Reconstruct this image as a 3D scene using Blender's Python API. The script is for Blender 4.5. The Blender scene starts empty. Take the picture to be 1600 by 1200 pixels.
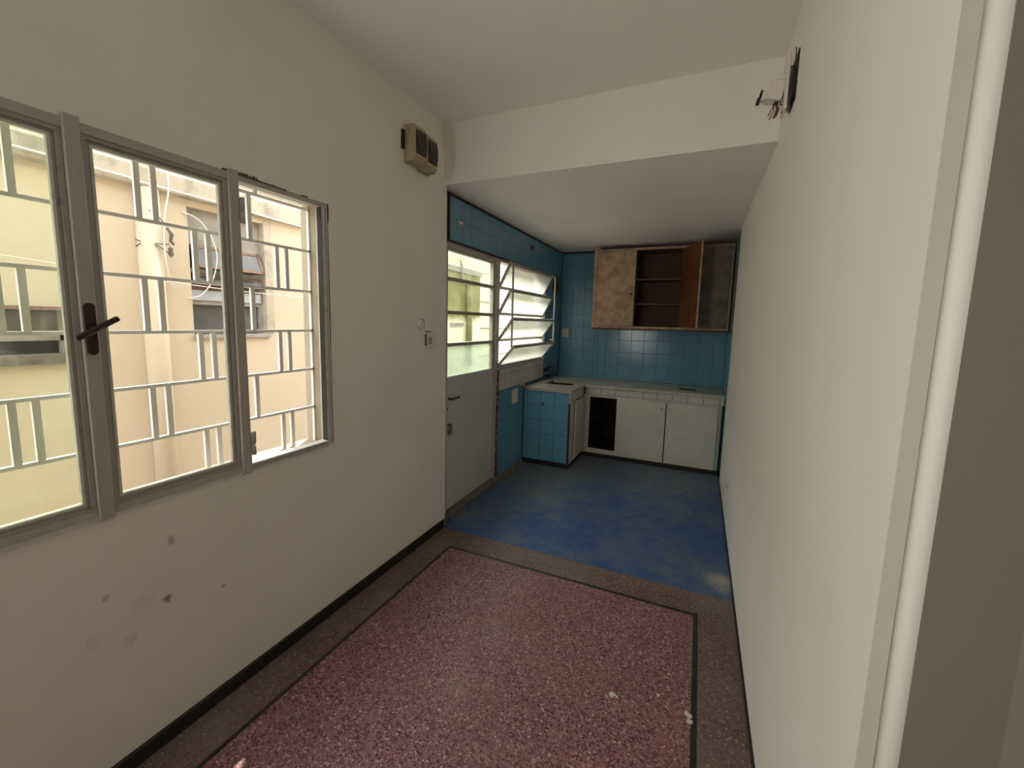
import bpy, bmesh, math, random
from mathutils import Vector, Matrix, Euler
from mathutils import noise as mnoise
random.seed(7)
C = bpy.context.scene.collection
SC = bpy.context.scene

# ------------------------------------------------------------------ camera, sky, sun, exposure
cam_d = bpy.data.cameras.new('camera'); cam = bpy.data.objects.new('camera', cam_d); C.objects.link(cam)
CX, CZ, YAW, PITCH, ROLL, FPX = 1.60844, 1.5, -0.42875, -0.12169, 0.02346, 664.018
fwd = Vector((math.sin(YAW)*math.cos(PITCH), math.cos(YAW)*math.cos(PITCH), math.sin(PITCH)))
rt = Vector((math.cos(YAW), -math.sin(YAW), 0)); up = rt.cross(fwd)
r2 = math.cos(ROLL)*rt + math.sin(ROLL)*up; u2 = -math.sin(ROLL)*rt + math.cos(ROLL)*up
cam.matrix_world = Matrix(((r2.x, u2.x, -fwd.x, CX), (r2.y, u2.y, -fwd.y, 0), (r2.z, u2.z, -fwd.z, CZ), (0, 0, 0, 1)))
cam_d.sensor_fit = 'HORIZONTAL'; cam_d.sensor_width = 36; cam_d.lens = 36*FPX/1600
cam_d.shift_x = 13.526/1600; cam_d.shift_y = -15.7285/1600
cam_d.clip_start = 0.02
SC.camera = cam

world = bpy.data.worlds.new('sky'); SC.world = world; world.use_nodes = True
bg = world.node_tree.nodes['Background']
bg.inputs[0].default_value = (0.93, 0.97, 1.0, 1); bg.inputs[1].default_value = 5.1

def lamp(name, kind, energy, col, loc=(0, 0, 0), direction=(0, 0, -1), size=None):
    d = bpy.data.lights.new(name, kind); d.energy = energy; d.color = col
    o = bpy.data.objects.new(name, d); C.objects.link(o); o.location = loc
    o.rotation_euler = Vector(direction).to_track_quat('-Z', 'Y').to_euler()
    if size and kind == 'AREA': d.shape = 'RECTANGLE'; d.size, d.size_y = size
    return o
sun = lamp('sun', 'SUN', 9.0, (1, .95, .86), (-3, 4, 7), (0.322, -0.48, -1.0)); sun.data.angle = math.radians(0.6)
# added fill lamps: made-up opening behind the camera, and above the kitchen window
LB = lamp('rear_fill', 'AREA', 28, (1, .97, .91), (-.10, -.9, 1.4), (1, .85, .05), (1.3, 1.1))
LK = lamp('kitchen_fill', 'AREA', 85, (1, .98, .94), (-.55, 3.85, 2.55), (.55, 0.0, -.6), (2.1, .5))
SC.view_settings.view_transform = 'Standard'; SC.view_settings.look = 'None'
SC.view_settings.exposure = 0.0; SC.view_settings.gamma = 1.0; SC.view_settings.use_curve_mapping = False
SC.cycles.diffuse_bounces = 8; SC.cycles.max_bounces = 16; SC.cycles.transparent_max_bounces = 16

# ------------------------------------------------------------------ room sizes (metres)
W, H, HK = 1.885, 2.7725, 2.394          # room width, ceiling, kitchen ceiling
YB, YE, YK = 2.51, 2.54, 5.34            # beam face, end of long wall, kitchen end wall
KX = -0.045                              # kitchen side wall face
XN = -1.5                                # wall of the house across the alley

# ------------------------------------------------------------------ materials
def nd(nt, t, **kw):
    n = nt.nodes.new(t)
    for k, v in kw.items():
        if hasattr(n, k): setattr(n, k, v)
    return n
def lk(nt, a, b): nt.links.new(a, b)
def base(name, rough=0.6, metal=0.0, spec=0.5):
    m = bpy.data.materials.new(name); m.use_nodes = True; nt = m.node_tree
    b = nt.nodes['Principled BSDF']; b.inputs['Roughness'].default_value = rough
    b.inputs['Metallic'].default_value = metal; b.inputs['Specular IOR Level'].default_value = spec
    return m, nt, b
def c4(c): return (c[0], c[1], c[2], 1)
def mixc(nt, fac, a, b):
    n = nd(nt, 'ShaderNodeMix', data_type='RGBA')
    for sock, v in ((n.inputs[0], fac), (n.inputs[6], a), (n.inputs[7], b)):
        if hasattr(v, 'is_linked'): lk(nt, v, sock)
        else: sock.default_value = v if isinstance(v, float) else c4(v)
    return n.outputs[2]
def noise(nt, scale, detail=4, rough=.55, vec=None, dist=0):
    n = nd(nt, 'ShaderNodeTexNoise'); n.inputs['Scale'].default_value = scale; n.inputs['Detail'].default_value = detail
    n.inputs['Roughness'].default_value = rough; n.inputs['Distortion'].default_value = dist
    if vec is not None: lk(nt, vec, n.inputs['Vector'])
    return n.outputs['Fac']
def mrange(nt, v, a, b, c=0., d=1.):
    n = nd(nt, 'ShaderNodeMapRange'); lk(nt, v, n.inputs[0])
    for i, x in enumerate((a, b, c, d)): n.inputs[i+1].default_value = x
    return n.outputs[0]
def pos(nt): return nd(nt, 'ShaderNodeNewGeometry').outputs['Position']
def math_(nt, op, a, b):
    n = nd(nt, 'ShaderNodeMath', operation=op)
    for i, v in enumerate((a, b)):
        if hasattr(v, 'is_linked'): lk(nt, v, n.inputs[i])
        else: n.inputs[i].default_value = v
    return n.outputs[0]
def bump(nt, b, h, strength, dist=.005):
    n = nd(nt, 'ShaderNodeBump'); n.inputs['Strength'].default_value = strength; n.inputs['Distance'].default_value = dist
    lk(nt, h, n.inputs['Height']); lk(nt, n.outputs[0], b.inputs['Normal'])

def worn(name, col, col2=None, rough=.6, scale=6, amt=.5, metal=0., spec=.5, bstr=.0, bscale=60, spots=(), lo=.45, hi=.7):
    """colour with blotches of col2; spots = stains of their own shape (centre, radius, colour)"""
    m, nt, b = base(name, rough, metal, spec); p = pos(nt)
    col2 = col2 or tuple(x*.8 for x in col)
    f = mrange(nt, noise(nt, scale, 6, .6, p), lo, hi, 0, amt)
    out = mixc(nt, f, col, col2)
    if spots:
        wob = noise(nt, 45, 4, .7, p)
        for (ct, r, sc_, k) in spots:
            d = nd(nt, 'ShaderNodeVectorMath', operation='DISTANCE'); lk(nt, p, d.inputs[0]); d.inputs[1].default_value = ct
            v = math_(nt, 'ADD', d.outputs['Value'], math_(nt, 'MULTIPLY', math_(nt, 'SUBTRACT', wob, .5), r*2.4))
            out = mixc(nt, mrange(nt, v, r*.35, r*.9, k, 0.), out, sc_)
    lk(nt, out, b.inputs['Base Color'])
    if bstr: bump(nt, b, noise(nt, bscale, 5, .6, p), bstr)
    return m

PAINT = (.87, .84, .785)
stains = [((0, .789, .722), .02, (.36, .28, .22), .6), ((0, .765, .522), .019, (.25, .19, .15), .85), ((0, .603, .623), .014, (.4, .32, .25), .55),
          ((0, .655, .45), .03, (.5, .42, .35), .25), ((0, .70, .55), .04, (.55, .48, .41), .2), ((0, .56, .50), .025, (.5, .42, .35), .25), ((0, .954, .458), .01, (.3, .24, .2), .6)]
M = {}
M['paint_left'] = worn('painted plaster', PAINT, tuple(x*.93 for x in PAINT), .75, 1.6, .8, spec=.25, bstr=.12, bscale=30, spots=stains)
M['paint'] = worn('painted plaster plain', PAINT, tuple(x*.95 for x in PAINT), .7, 1.3, .7, spec=.3, bstr=.1, bscale=25)
M['paint_dimmed'] = worn('dimmed wall paint', (.26, .247, .205), (.235, .222, .185), .7, 1.3, .7, spec=.3, bstr=.1, bscale=25)  # wall paint darkened so pier and near wall stay dim beside the fill
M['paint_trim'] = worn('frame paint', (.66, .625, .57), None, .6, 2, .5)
M['ceil'] = worn('ceiling paint', (.87, .845, .80), (.83, .80, .755), .85, 1.5, .7, spec=.2, bstr=.08, bscale=25)
M['exterior'] = worn('yellow render', (.62, .535, .41), (.585, .485, .355), .85, 1.2, .8, spec=.2, bstr=.15, bscale=40, spots=())
M['band'] = worn('weathered ledge', (.50, .445, .355), (.22, .195, .16), .9, 6, .8, spec=.2, bstr=.3, bscale=30, lo=.5, hi=.68)
M['own_ext'] = worn('own outside render', (.42, .36, .27), None, .85, 2, .5, spec=.2)
M['ground'] = worn('concrete ground', (.42, .39, .34), (.3, .28, .25), .9, 3, .7)
M['steel'] = worn('window paint', (.46, .435, .385), (.40, .375, .33), .45, 9, .6, spec=.4)
M['steel_raw'] = worn('worn window paint', (.36, .345, .30), (.16, .15, .13), .45, 26, .8, spec=.5, lo=.6, hi=.74)
M['putty'] = worn('grey window putty', (.62, .64, .57), (.36, .37, .32), .5, 20, .6)
M['grille'] = worn('white grille paint', (.86, .85, .82), (.7, .68, .64), .5, 14, .4)
M['black'] = worn('black skirting', (.012, .011, .010), (.03, .026, .023), .5, 12, .7)
M['rubber'] = worn('dark rubber', (.02, .017, .015), None, .4, 30, .5)
M['blueTile'] = None
M['brown'] = worn('brown edge', (.10, .04, .03), (.05, .02, .018), .6, 25, .8)
M['brick'] = worn('bare brick', (.18, .09, .055), (.07, .04, .03), .9, 40, .9)
M['maroon'] = worn('maroon trim', (.055, .012, .010), (.02, .006, .006), .4, 14, .7)
M['red'] = worn('red peeling paint', (.13, .014, .012), (.30, .28, .25), .5, 22, .95, lo=.53, hi=.57)
M['door'] = worn('grey door paint', (.56, .58, .56), (.50, .52, .50), .5, 3, .6, spec=.4)
M['handle'] = worn('dark bronze', (.035, .026, .02), (.06, .04, .03), .4, 30, .6, .6)
M['brass'] = worn('dull brass', (.30, .25, .14), (.2, .16, .09), .4, 40, .6, .7)
M['chrome'] = worn('dull chrome', (.22, .22, .21), (.1, .1, .1), .3, 40, .6, .9)
M['beige'] = worn('aged cream plastic', (.44, .37, .25), (.33, .25, .15), .4, 16, .7)
M['smoke'] = worn('smoked cover', (.012, .010, .009), (.02, .018, .014), .25, 12, .5)
M['white_plastic'] = worn('white plastic', (.78, .74, .67), (.66, .61, .55), .4, 14, .5)
M['cream'] = worn('cream plate', (.55, .52, .38), (.42, .4, .3), .4, 14, .5)
M['cabinet'] = worn('cabinet white paint', (.62, .60, .52), (.52, .50, .43), .55, 4, .8)
M['lam'] = worn('stained laminate', (.52, .345, .235), (.31, .21, .145), .6, 11, 1., lo=.4, hi=.65)
M['lam_dark'] = worn('dark stained laminate', (.26, .205, .155), (.15, .115, .09), .6, 12, 1., lo=.4, hi=.65)
M['wood'] = worn('varnished wood', (.17, .062, .022), (.10, .036, .013), .35, 5, .9)
M['wood_in'] = worn('cupboard inside', (.11, .045, .028), (.07, .03, .02), .7, 8, .8)
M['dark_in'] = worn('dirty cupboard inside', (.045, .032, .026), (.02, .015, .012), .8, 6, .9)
M['worktop'] = worn('stone worktop', (.47, .45, .38), (.35, .34, .29), .35, 9, .8)
M['basin'] = worn('dark steel basin', (.05, .05, .048), (.02, .02, .02), .5, 20, .6, .5)
M['concrete'] = worn('raw concrete', (.18, .155, .13), (.08, .068, .055), .9, 16, .9, bstr=.6, bscale=60)
M['splash'] = worn('spilt white paint', (.6, .6, .56), None, .7, 20, .4)
M['glint'] = worn('pale smear', (.26, .38, .44), (.18, .32, .4), .4, 40, .9)  # tile colour lifted to look like a window reflection
M['cable_w'] = worn('white cable', (.80, .77, .70), None, .5, 9, .4)
M['cable_d'] = worn('dark cable', (.10, .085, .07), None, .6, 9, .4)
M['wire_r'] = worn('red brown wire', (.12, .03, .02), None, .5, 30, .4)
M['greybox'] = worn('grey shutter panel', (.36, .33, .30), (.22, .2, .18), .7, 9, .8)
M['bluepanel'] = worn('pale blue metal', (.48, .52, .56), (.36, .38, .4), .45, 10, .6)
M['brickband'] = worn('rusty frame', (.24, .15, .11), (.14, .1, .08), .8, 20, .8)
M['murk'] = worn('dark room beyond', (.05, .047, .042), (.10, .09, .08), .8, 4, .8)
M['moss_cap'] = worn('grey weathered cap', (.24, .25, .23), (.14, .15, .12), .9, 9, .8)
M['greenpipe'] = worn('mossy pipe', (.17, .17, .06), (.10, .11, .035), .8, 9, .8)

def tile_mat(name, col, var, rough=.16):
    m, nt, b = base(name, rough, 0, .5); p = pos(nt)
    oi = nd(nt, 'ShaderNodeObjectInfo')
    hsv = nd(nt, 'ShaderNodeHueSaturation'); hsv.inputs['Color'].default_value = c4(col)
    lk(nt, mrange(nt, oi.outputs['Random'], 0, 1, 1-var, 1+var), hsv.inputs['Value'])
    out = hsv.outputs[0]
    lk(nt, out, b.inputs['Base Color']); b.inputs['Roughness'].default_value = rough
    bump(nt, b, noise(nt, 5, 0, .4, p), .03, .008)
    return m
M['tile_blue'] = tile_mat('blue glazed tile', (.125, .31, .44), .03)
M['tile_panel'] = tile_mat('blue glazed tile on sink', (.135, .345, .53), .03, .25)
M['tile_white'] = tile_mat('white glazed tile', (.56, .545, .49), .05, .3)
M['grout'] = worn('grout', (.075, .17, .24), (.05, .10, .14), .9, 10, .6)
M['grout_w'] = worn('pale grout', (.2, .19, .17), (.1, .09, .08), .9, 10, .6)

def terrazzo(name, cols, scale, dirt, damt):
    m, nt, b = base(name, .5, 0, .35); p = pos(nt)
    v = nd(nt, 'ShaderNodeTexVoronoi'); v.inputs['Scale'].default_value = scale; v.inputs['Randomness'].default_value = 1
    lk(nt, p, v.inputs['Vector'])
    sx = nd(nt, 'ShaderNodeSeparateColor'); lk(nt, v.outputs['Color'], sx.inputs[0])
    cr = nd(nt, 'ShaderNodeValToRGB'); cr.color_ramp.interpolation = 'CONSTANT'
    el = cr.color_ramp.elements
    while len(el) < len(cols): el.new(.5)
    for e, (q, c) in zip(el, cols): e.position = q; e.color = c4(c)
    lk(nt, sx.outputs[0], cr.inputs[0])
    v2 = nd(nt, 'ShaderNodeTexVoronoi'); v2.inputs['Scale'].default_value = scale*1.9; lk(nt, p, v2.inputs['Vector'])
    s2 = nd(nt, 'ShaderNodeSeparateColor'); lk(nt, v2.outputs['Color'], s2.inputs[0])
    a = mixc(nt, mrange(nt, s2.outputs[1], .72, .75, 0, .85), cr.outputs[0], cols[0][1])
    edge = mrange(nt, v.outputs['Distance'], .5/1, .75, 0, .8)
    a = mixc(nt, edge, a, cols[1][1])
    a = mixc(nt, mrange(nt, noise(nt, 1.7, 5, .6, p), .42, .68, 0, damt), a, dirt)
    a = mixc(nt, mrange(nt, noise(nt, 3.4, 5, .65, p, 1.5), .56, .72, 0, .35), a, (.14, .10, .085))
    lk(nt, a, b.inputs['Base Color'])
    lk(nt, mrange(nt, noise(nt, 4, 4, .6, p), .3, .7, .40, .7), b.inputs['Roughness'])
    return m
M['terrazzo'] = terrazzo('pink terrazzo', [(0, (.09, .032, .030)), (.22, (.24, .115, .118)), (.55, (.31, .175, .172)), (.86, (.42, .275, .265)), (.95, (.55, .41, .39))], 135, (.27, .145, .13), .35)
M['terr_border'] = terrazzo('brown terrazzo border', [(0, (.09, .052, .046)), (.35, (.16, .098, .086)), (.75, (.22, .148, .128)), (.95, (.4, .31, .26))], 150, (.22, .175, .15), .7)
def blue_floor():
    m, nt, b = base('worn blue floor paint', .55, 0, .35); p = pos(nt)
    big = noise(nt, 1.7, 8, .68, p, .3); fine = noise(nt, 9, 8, .75, p, .3)
    f = mrange(nt, math_(nt, 'ADD', math_(nt, 'MULTIPLY', big, .6), math_(nt, 'MULTIPLY', fine, .4)), .42, .60, 0, 1)
    sep = nd(nt, 'ShaderNodeSeparateXYZ'); lk(nt, p, sep.inputs[0])
    edge = mrange(nt, math_(nt, 'SUBTRACT', sep.outputs[1], math_(nt, 'MULTIPLY', sep.outputs[0], .75)), 2.4, 3.9, -.25, .75)
    f2 = math_(nt, 'MINIMUM', math_(nt, 'MAXIMUM', math_(nt, 'ADD', f, edge), 0.), 1.)
    out = mixc(nt, math_(nt, 'MULTIPLY', f2, .9), (.036, .092, .245), (.145, .165, .185))
    out = mixc(nt, mrange(nt, noise(nt, 26, 6, .8, p), .64, .74, 0, .6), out, (.34, .33, .28))
    out = mixc(nt, mrange(nt, noise(nt, 3.1, 4, .6, p), .6, .75, 0, .5), out, (.035, .055, .12))
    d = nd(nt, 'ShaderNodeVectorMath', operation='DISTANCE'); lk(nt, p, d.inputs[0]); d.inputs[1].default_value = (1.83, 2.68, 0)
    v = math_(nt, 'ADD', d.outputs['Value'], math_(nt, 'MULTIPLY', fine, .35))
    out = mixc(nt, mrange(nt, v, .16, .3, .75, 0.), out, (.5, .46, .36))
    lk(nt, out, b.inputs['Base Color']); return m
M['blue_floor'] = blue_floor()

def glass(name, tint, haze=0., hazecol=(.8, .8, .75), dirt=.0):
    m = bpy.data.materials.new(name); m.use_nodes = True; nt = m.node_tree
    for n in list(nt.nodes): nt.nodes.remove(n)
    o = nd(nt, 'ShaderNodeOutputMaterial'); t = nd(nt, 'ShaderNodeBsdfTransparent'); t.inputs[0].default_value = c4(tint)
    g = nd(nt, 'ShaderNodeBsdfGlossy'); g.inputs['Roughness'].default_value = .03
    tr = nd(nt, 'ShaderNodeBsdfTranslucent'); tr.inputs[0].default_value = c4(hazecol)
    df = nd(nt, 'ShaderNodeBsdfDiffuse'); df.inputs[0].default_value = c4(tuple(x*.6 for x in hazecol))
    hz = nd(nt, 'ShaderNodeMixShader'); hz.inputs[0].default_value = .35; lk(nt, tr.outputs[0], hz.inputs[1]); lk(nt, df.outputs[0], hz.inputs[2])
    m1 = nd(nt, 'ShaderNodeMixShader'); p = pos(nt)
    lk(nt, mrange(nt, noise(nt, 9, 6, .7, p), .45, .8, haze, min(1, haze+dirt)), m1.inputs[0])
    lk(nt, t.outputs[0], m1.inputs[1]); lk(nt, hz.outputs[0], m1.inputs[2])
    lw = nd(nt, 'ShaderNodeLayerWeight'); fr = math_(nt, 'ADD', math_(nt, 'MULTIPLY', math_(nt, 'POWER', lw.outputs['Facing'], 4.), .45), .02)
    m2 = nd(nt, 'ShaderNodeMixShader'); lk(nt, fr, m2.inputs[0]); lk(nt, m1.outputs[0], m2.inputs[1]); lk(nt, g.outputs[0], m2.inputs[2])
    lk(nt, m2.outputs[0], o.inputs[0]); return m
M['glass'] = glass('window glass', (.97, .97, .955), .0, dirt=.04)
M['glass_green'] = glass('greenish dusty glass', (.93, .96, .89), .015, dirt=.10)
M['glass_frost'] = glass('cloudy glass', (.84, .86, .82), .5, (.70, .72, .67), .15)
M['glass_low'] = glass('cloudy lower glass', (.78, .86, .76), .35, (.82, .9, .80), .3)
M['glass_dirty'] = worn('dirty louvre glass', (.10, .10, .095), (.22, .2, .18), .25, 5, .8)
def moss_mat():
    m, nt, b = base('mossy concrete', .9, 0, .2); p = pos(nt)
    sep = nd(nt, 'ShaderNodeSeparateXYZ'); lk(nt, p, sep.inputs[0])
    a = mixc(nt, mrange(nt, noise(nt, 4, 6, .65, p), .35, .7), (.15, .155, .05), (.24, .235, .10))
    z = math_(nt, 'ADD', sep.outputs[2], math_(nt, 'MULTIPLY', noise(nt, 6, 4, .6, p), .2))
    a = mixc(nt, mrange(nt, z, 1.57, 1.67, 1, 0), a, (.70, .68, .55))
    lk(nt, a, b.inputs['Base Color']); return m
M['moss'] = moss_mat()

# ------------------------------------------------------------------ mesh helpers
class MB:
    def __init__(s): s.bm = bmesh.new()
    def box(s, x0, x1, y0, y1, z0, z1, bev=0., mat=None, seg=1):
        r = bmesh.ops.create_cube(s.bm, size=1); vs = r['verts']
        bmesh.ops.scale(s.bm, vec=(x1-x0, y1-y0, z1-z0), verts=vs)
        bmesh.ops.translate(s.bm, vec=((x0+x1)/2, (y0+y1)/2, (z0+z1)/2), verts=vs)
        if bev:
            es = list({e for v in vs for e in v.link_edges})
            q = bmesh.ops.bevel(s.bm, geom=es, offset=bev, segments=seg, affect='EDGES', profile=.5); vs = list({v for f in q['faces'] for v in f.verts} | {v for v in vs if v.is_valid})
        if mat is not None: bmesh.ops.transform(s.bm, matrix=mat, verts=vs)
        return s
    def tube(s, pts, r, n=8, caps=True):
        pts = [Vector(p) for p in pts]; rings = []
        rr = r if isinstance(r, (list, tuple)) else [r]*len(pts)
        ref = Vector((0, 0, 1)) if abs((pts[-1]-pts[0]).normalized().z) < .9 else Vector((1, 0, 0))
        for i, p in enumerate(pts):
            t = (pts[min(i+1, len(pts)-1)]-pts[max(i-1, 0)]).normalized()
            a = t.cross(ref).normalized(); b = t.cross(a)
            rings.append([s.bm.verts.new(p+rr[i]*(math.cos(2*math.pi*k/n)*a+math.sin(2*math.pi*k/n)*b)) for k in range(n)])
        for A, B in zip(rings, rings[1:]):
            for k in range(n):
                f = s.bm.faces.new((A[k], A[(k+1) % n], B[(k+1) % n], B[k])); f.smooth = True
        if caps: s.bm.faces.new(rings[0][::-1]); s.bm.faces.new(rings[-1])
        return s
    def prism(s, poly, axis, a, b):
        """outline poly in the plane normal to axis (0,1,2), from a to b"""
        def P(u, v, w): return {0: (w, u, v), 1: (u, w, v), 2: (u, v, w)}[axis]
        A = [s.bm.verts.new(P(u, v, a)) for u, v in poly]; B = [s.bm.verts.new(P(u, v, b)) for u, v in poly]
        s.bm.faces.new(A); s.bm.faces.new(B[::-1]); n = len(poly)
        for k in range(n): s.bm.faces.new((A[k], B[k], B[(k+1) % n], A[(k+1) % n]))
        return s
    def mesh(s, name, mat):
        bmesh.ops.recalc_face_normals(s.bm, faces=s.bm.faces)
        me = bpy.data.meshes.new(name); s.bm.to_mesh(me); s.bm.free()
        if mat: me.materials.append(M[mat] if isinstance(mat, str) else mat)
        return me
    def build(s, name, mat, parent=None, **kw):
        o = bpy.data.objects.new(name, s.mesh(name, mat)); C.objects.link(o)
        if parent is not None: put(o, parent)
        return tag(o, **kw)
WORLD = {}
def put(o, parent):
    o.parent = parent
    off = WORLD.get(parent.name)
    if off is not None: o.matrix_parent_inverse = off.inverted()
def tag(o, label=None, cat=None, group=None, kind=None):
    if label: o['label'] = label
    if cat: o['category'] = cat
    if group: o['group'] = group
    if kind: o['kind'] = kind
    return o
def thing(name, label, cat, loc=(0, 0, 0), group=None, kind=None):
    o = bpy.data.objects.new(name, None); C.objects.link(o); o.location = loc; o.empty_display_size = .05
    WORLD[o.name] = Matrix.Translation(loc)
    return tag(o, label, cat, group, kind)
def box(name, mat, *b, parent=None, bev=0., **kw): return MB().box(*b, bev=bev).build(name, mat, parent, **kw)
def S(o): o['kind'] = 'structure'; return o
def rects(y0, y1, z0, z1, holes):
    """the rectangle minus holes, as non-overlapping rectangles"""
    ys = sorted({y0, y1, *[min(max(h[i], y0), y1) for h in holes for i in (0, 1)]}); out = []
    for a, b in zip(ys, ys[1:]):
        zs = sorted({z0, z1, *[min(max(h[i], z0), z1) for h in holes for i in (2, 3)]}); run = None
        for c, d in zip(zs, zs[1:]):
            m = ((a+b)/2, (c+d)/2)
            if any(h[0] < m[0] < h[1] and h[2] < m[1] < h[3] for h in holes):
                if run: out.append((a, b, *run)); run = None
            else: run = (run[0] if run else c, d)
        if run: out.append((a, b, *run))
    return out

# ------------------------------------------------------------------ the setting
WY0, WY1, WZ0, WZ1 = .15, 1.51, .885, 2.022
m = MB()
for a, b, c, d in rects(-2.2, YE, -.1, H, [(WY0, WY1, WZ0, WZ1), (-1.7, -.3, .9, 2.05)]): m.box(-.15, 0, a, b, c, d)  # opening behind the camera is added for the rear fill light
wall_left = S(m.build('wall_left', 'paint_left'))
m = MB()      # rendered outer skin of the same wall: reveal and outside
for a, b, c, d in rects(-2.2, YE, -.1, H+.4, [(WY0-.0, WY1+.03, WZ0-.02, WZ1+.03), (-1.7, -.3, .9, 2.05)]): m.box(-.165, -.1502, a, b, c, d)
S(m.build('wall_outside', 'own_ext'))
# window reveal seen past the grille
m = MB(); m.box(-.165, -.04, WY1-.006, WY1+.0, WZ0, WZ1).box(-.165, -.045, WY0, WY1, WZ0, WZ0+.004)
m.build('window_reveal', 'own_ext', wall_left)

DY0, DY1, DZ1 = 2.60, 3.505, 2.055       # door opening
KY0, KY1, KZ0, KZ1 = 3.505, 4.745, 1.062, 2.055   # kitchen window opening
m = MB()
for a, b, c, d in rects(YE, YK+.15, -.1, HK, [(DY0, DY1, .0, DZ1), (KY0-.001, KY1, KZ0, KZ1)]): m.box(KX-.13, KX-.009, a, b, c, d)
wall_kl = S(m.build('wall_kitchen_side', 'grout'))
m = MB(); m.box(KX-.13, -.1502, YE, YE+.002, 0, HK)
m = MB()
for a, b, c, d in rects(YE, YK+.3, -.1, H+.12, [(DY0, DY1, .0, DZ1), (KY0-.001, KY1, KZ0, KZ1)]): m.box(KX-.145, KX-.1302, a, b, c, d)
S(m.build('wall_outside_kitchen', 'own_ext'))
wall_back = S(box('wall_back', 'grout', KX-.13, W+.15, YK+.009, YK+.15, -.1, HK))
YT = 4.50                                 # right wall is tiled beyond this
wall_right = S(MB().box(W, W+.12, .79, YT, -.1, H).box(W+.009, W+.12, YT, YK+.15, -.1, HK).build('wall_right', 'paint'))
ceiling = S(box('ceiling', 'ceil', -.15, 2.3, -2.3, YB, H, H+.12))
beam = S(box('ceiling_kitchen', 'paint', -.15, W+.12, YB, YK+.15, HK, H+.12))
roof = S(box('roof_slab', 'own_ext', -.165, 2.3, -2.3, YB, H+.121, H+.4))
# doorway pier beside the camera
XP = 1.995
m = MB(); pts = [(W, .733)]; rn = .014
for k in range(0, 9):
    a = math.pi*.5*k/8; pts.append((W+rn-rn*math.cos(a), .706+rn-rn*math.sin(a)))
pts += [(W+.06, .706), (W+.06, .733)]
nose = S(m.prism(pts, 2, 0, H).build('trim_4', 'paint'))
for f in nose.data.polygons: f.use_smooth = abs(f.normal.z) < .5
S(box('wall_pier', 'paint_dimmed', W+.016, XP+.1, .7045, .7055, 0, H))
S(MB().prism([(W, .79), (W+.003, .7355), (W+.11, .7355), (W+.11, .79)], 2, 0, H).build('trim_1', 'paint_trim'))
S(MB().box(W+.006, W+.11, .733, .7355, 0, H).build('trim_2', 'brown'))
S(box('wall_near', 'paint_dimmed', XP, XP+.15, -2.2, .7045, 0, H))
S(box('wall_rear', 'paint_dimmed', -.15, 2.2, -2.32, -2.2, 0, H))

# floor
floor = S(box('floor', 'terr_border', -.15, 2.2, -3.6, YB, -.1, 0))
SY, SX0, SX1 = 2.30, .194, 1.694
def slab(name, mat, x0, x1, y0, y1, z1, parent, **k): return box(name, mat, x0, x1, y0, y1, -.05, z1, parent=parent, **k)
slab('terrazzo_slab', 'terrazzo', SX0+.009, .927, -2.2, SY-.010, .0012, floor)
slab('terrazzo_slab', 'terrazzo', .930, SX1-.009, -2.2, SY-.010, .0012, floor)
slab('joint', 'terr_border', .9265, .9305, -2.2, SY-.012, .0004, floor)
slab('divider_strip', 'black', SX0-.009, SX0+.009, -2.2, SY-.010, .0014, floor)
slab('divider_strip', 'black', SX1-.011, SX1+.011, -2.2, SY-.010, .0014, floor)
slab('divider_strip', 'black', SX0-.009, SX1+.011, SY-.0105, SY+.0105, .0014, floor)
S(MB().box(KX-.09, W+.15, YB, YK+.15, -.1, .0008).build('floor_kitchen', 'blue_floor'))
def blob(cx, cy, r, n=14, seed=0):
    return [(cx+r*(.7+.6*mnoise.noise(Vector((math.cos(2*math.pi*k/n)*1.3+seed*3.1, math.sin(2*math.pi*k/n)*1.3, seed*1.7))))*math.cos(2*math.pi*k/n),
             cy+r*(.7+.6*mnoise.noise(Vector((math.cos(2*math.pi*k/n)*1.3+seed*3.1, math.sin(2*math.pi*k/n)*1.3, seed*1.7))))*math.sin(2*math.pi*k/n)) for k in range(n)]
m = MB()
for i, (x, y, r) in enumerate([(1.672, 1.655, .024), (1.68, 1.63, .016), (1.39, 1.62, .017), (1.41, 1.615, .008), (1.56, 1.70, .011)]):
    m.prism(blob(x, y, r, 14, i+2), 2, .0012, .0024)
m.build('paint_splash', 'splash', floor)

# skirtings
S(MB().prism([(0, 0), (.010, 0), (.010, .052), (.004, .058), (0, .058)], 1, -2.2, YE-.02).build('baseboard_left', 'black'))
S(MB().prism([(W, 0), (W-.007, 0), (W-.006, .018), (W, .02)], 1, .79, 4.68).build('baseboard_right', 'black'))

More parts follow.
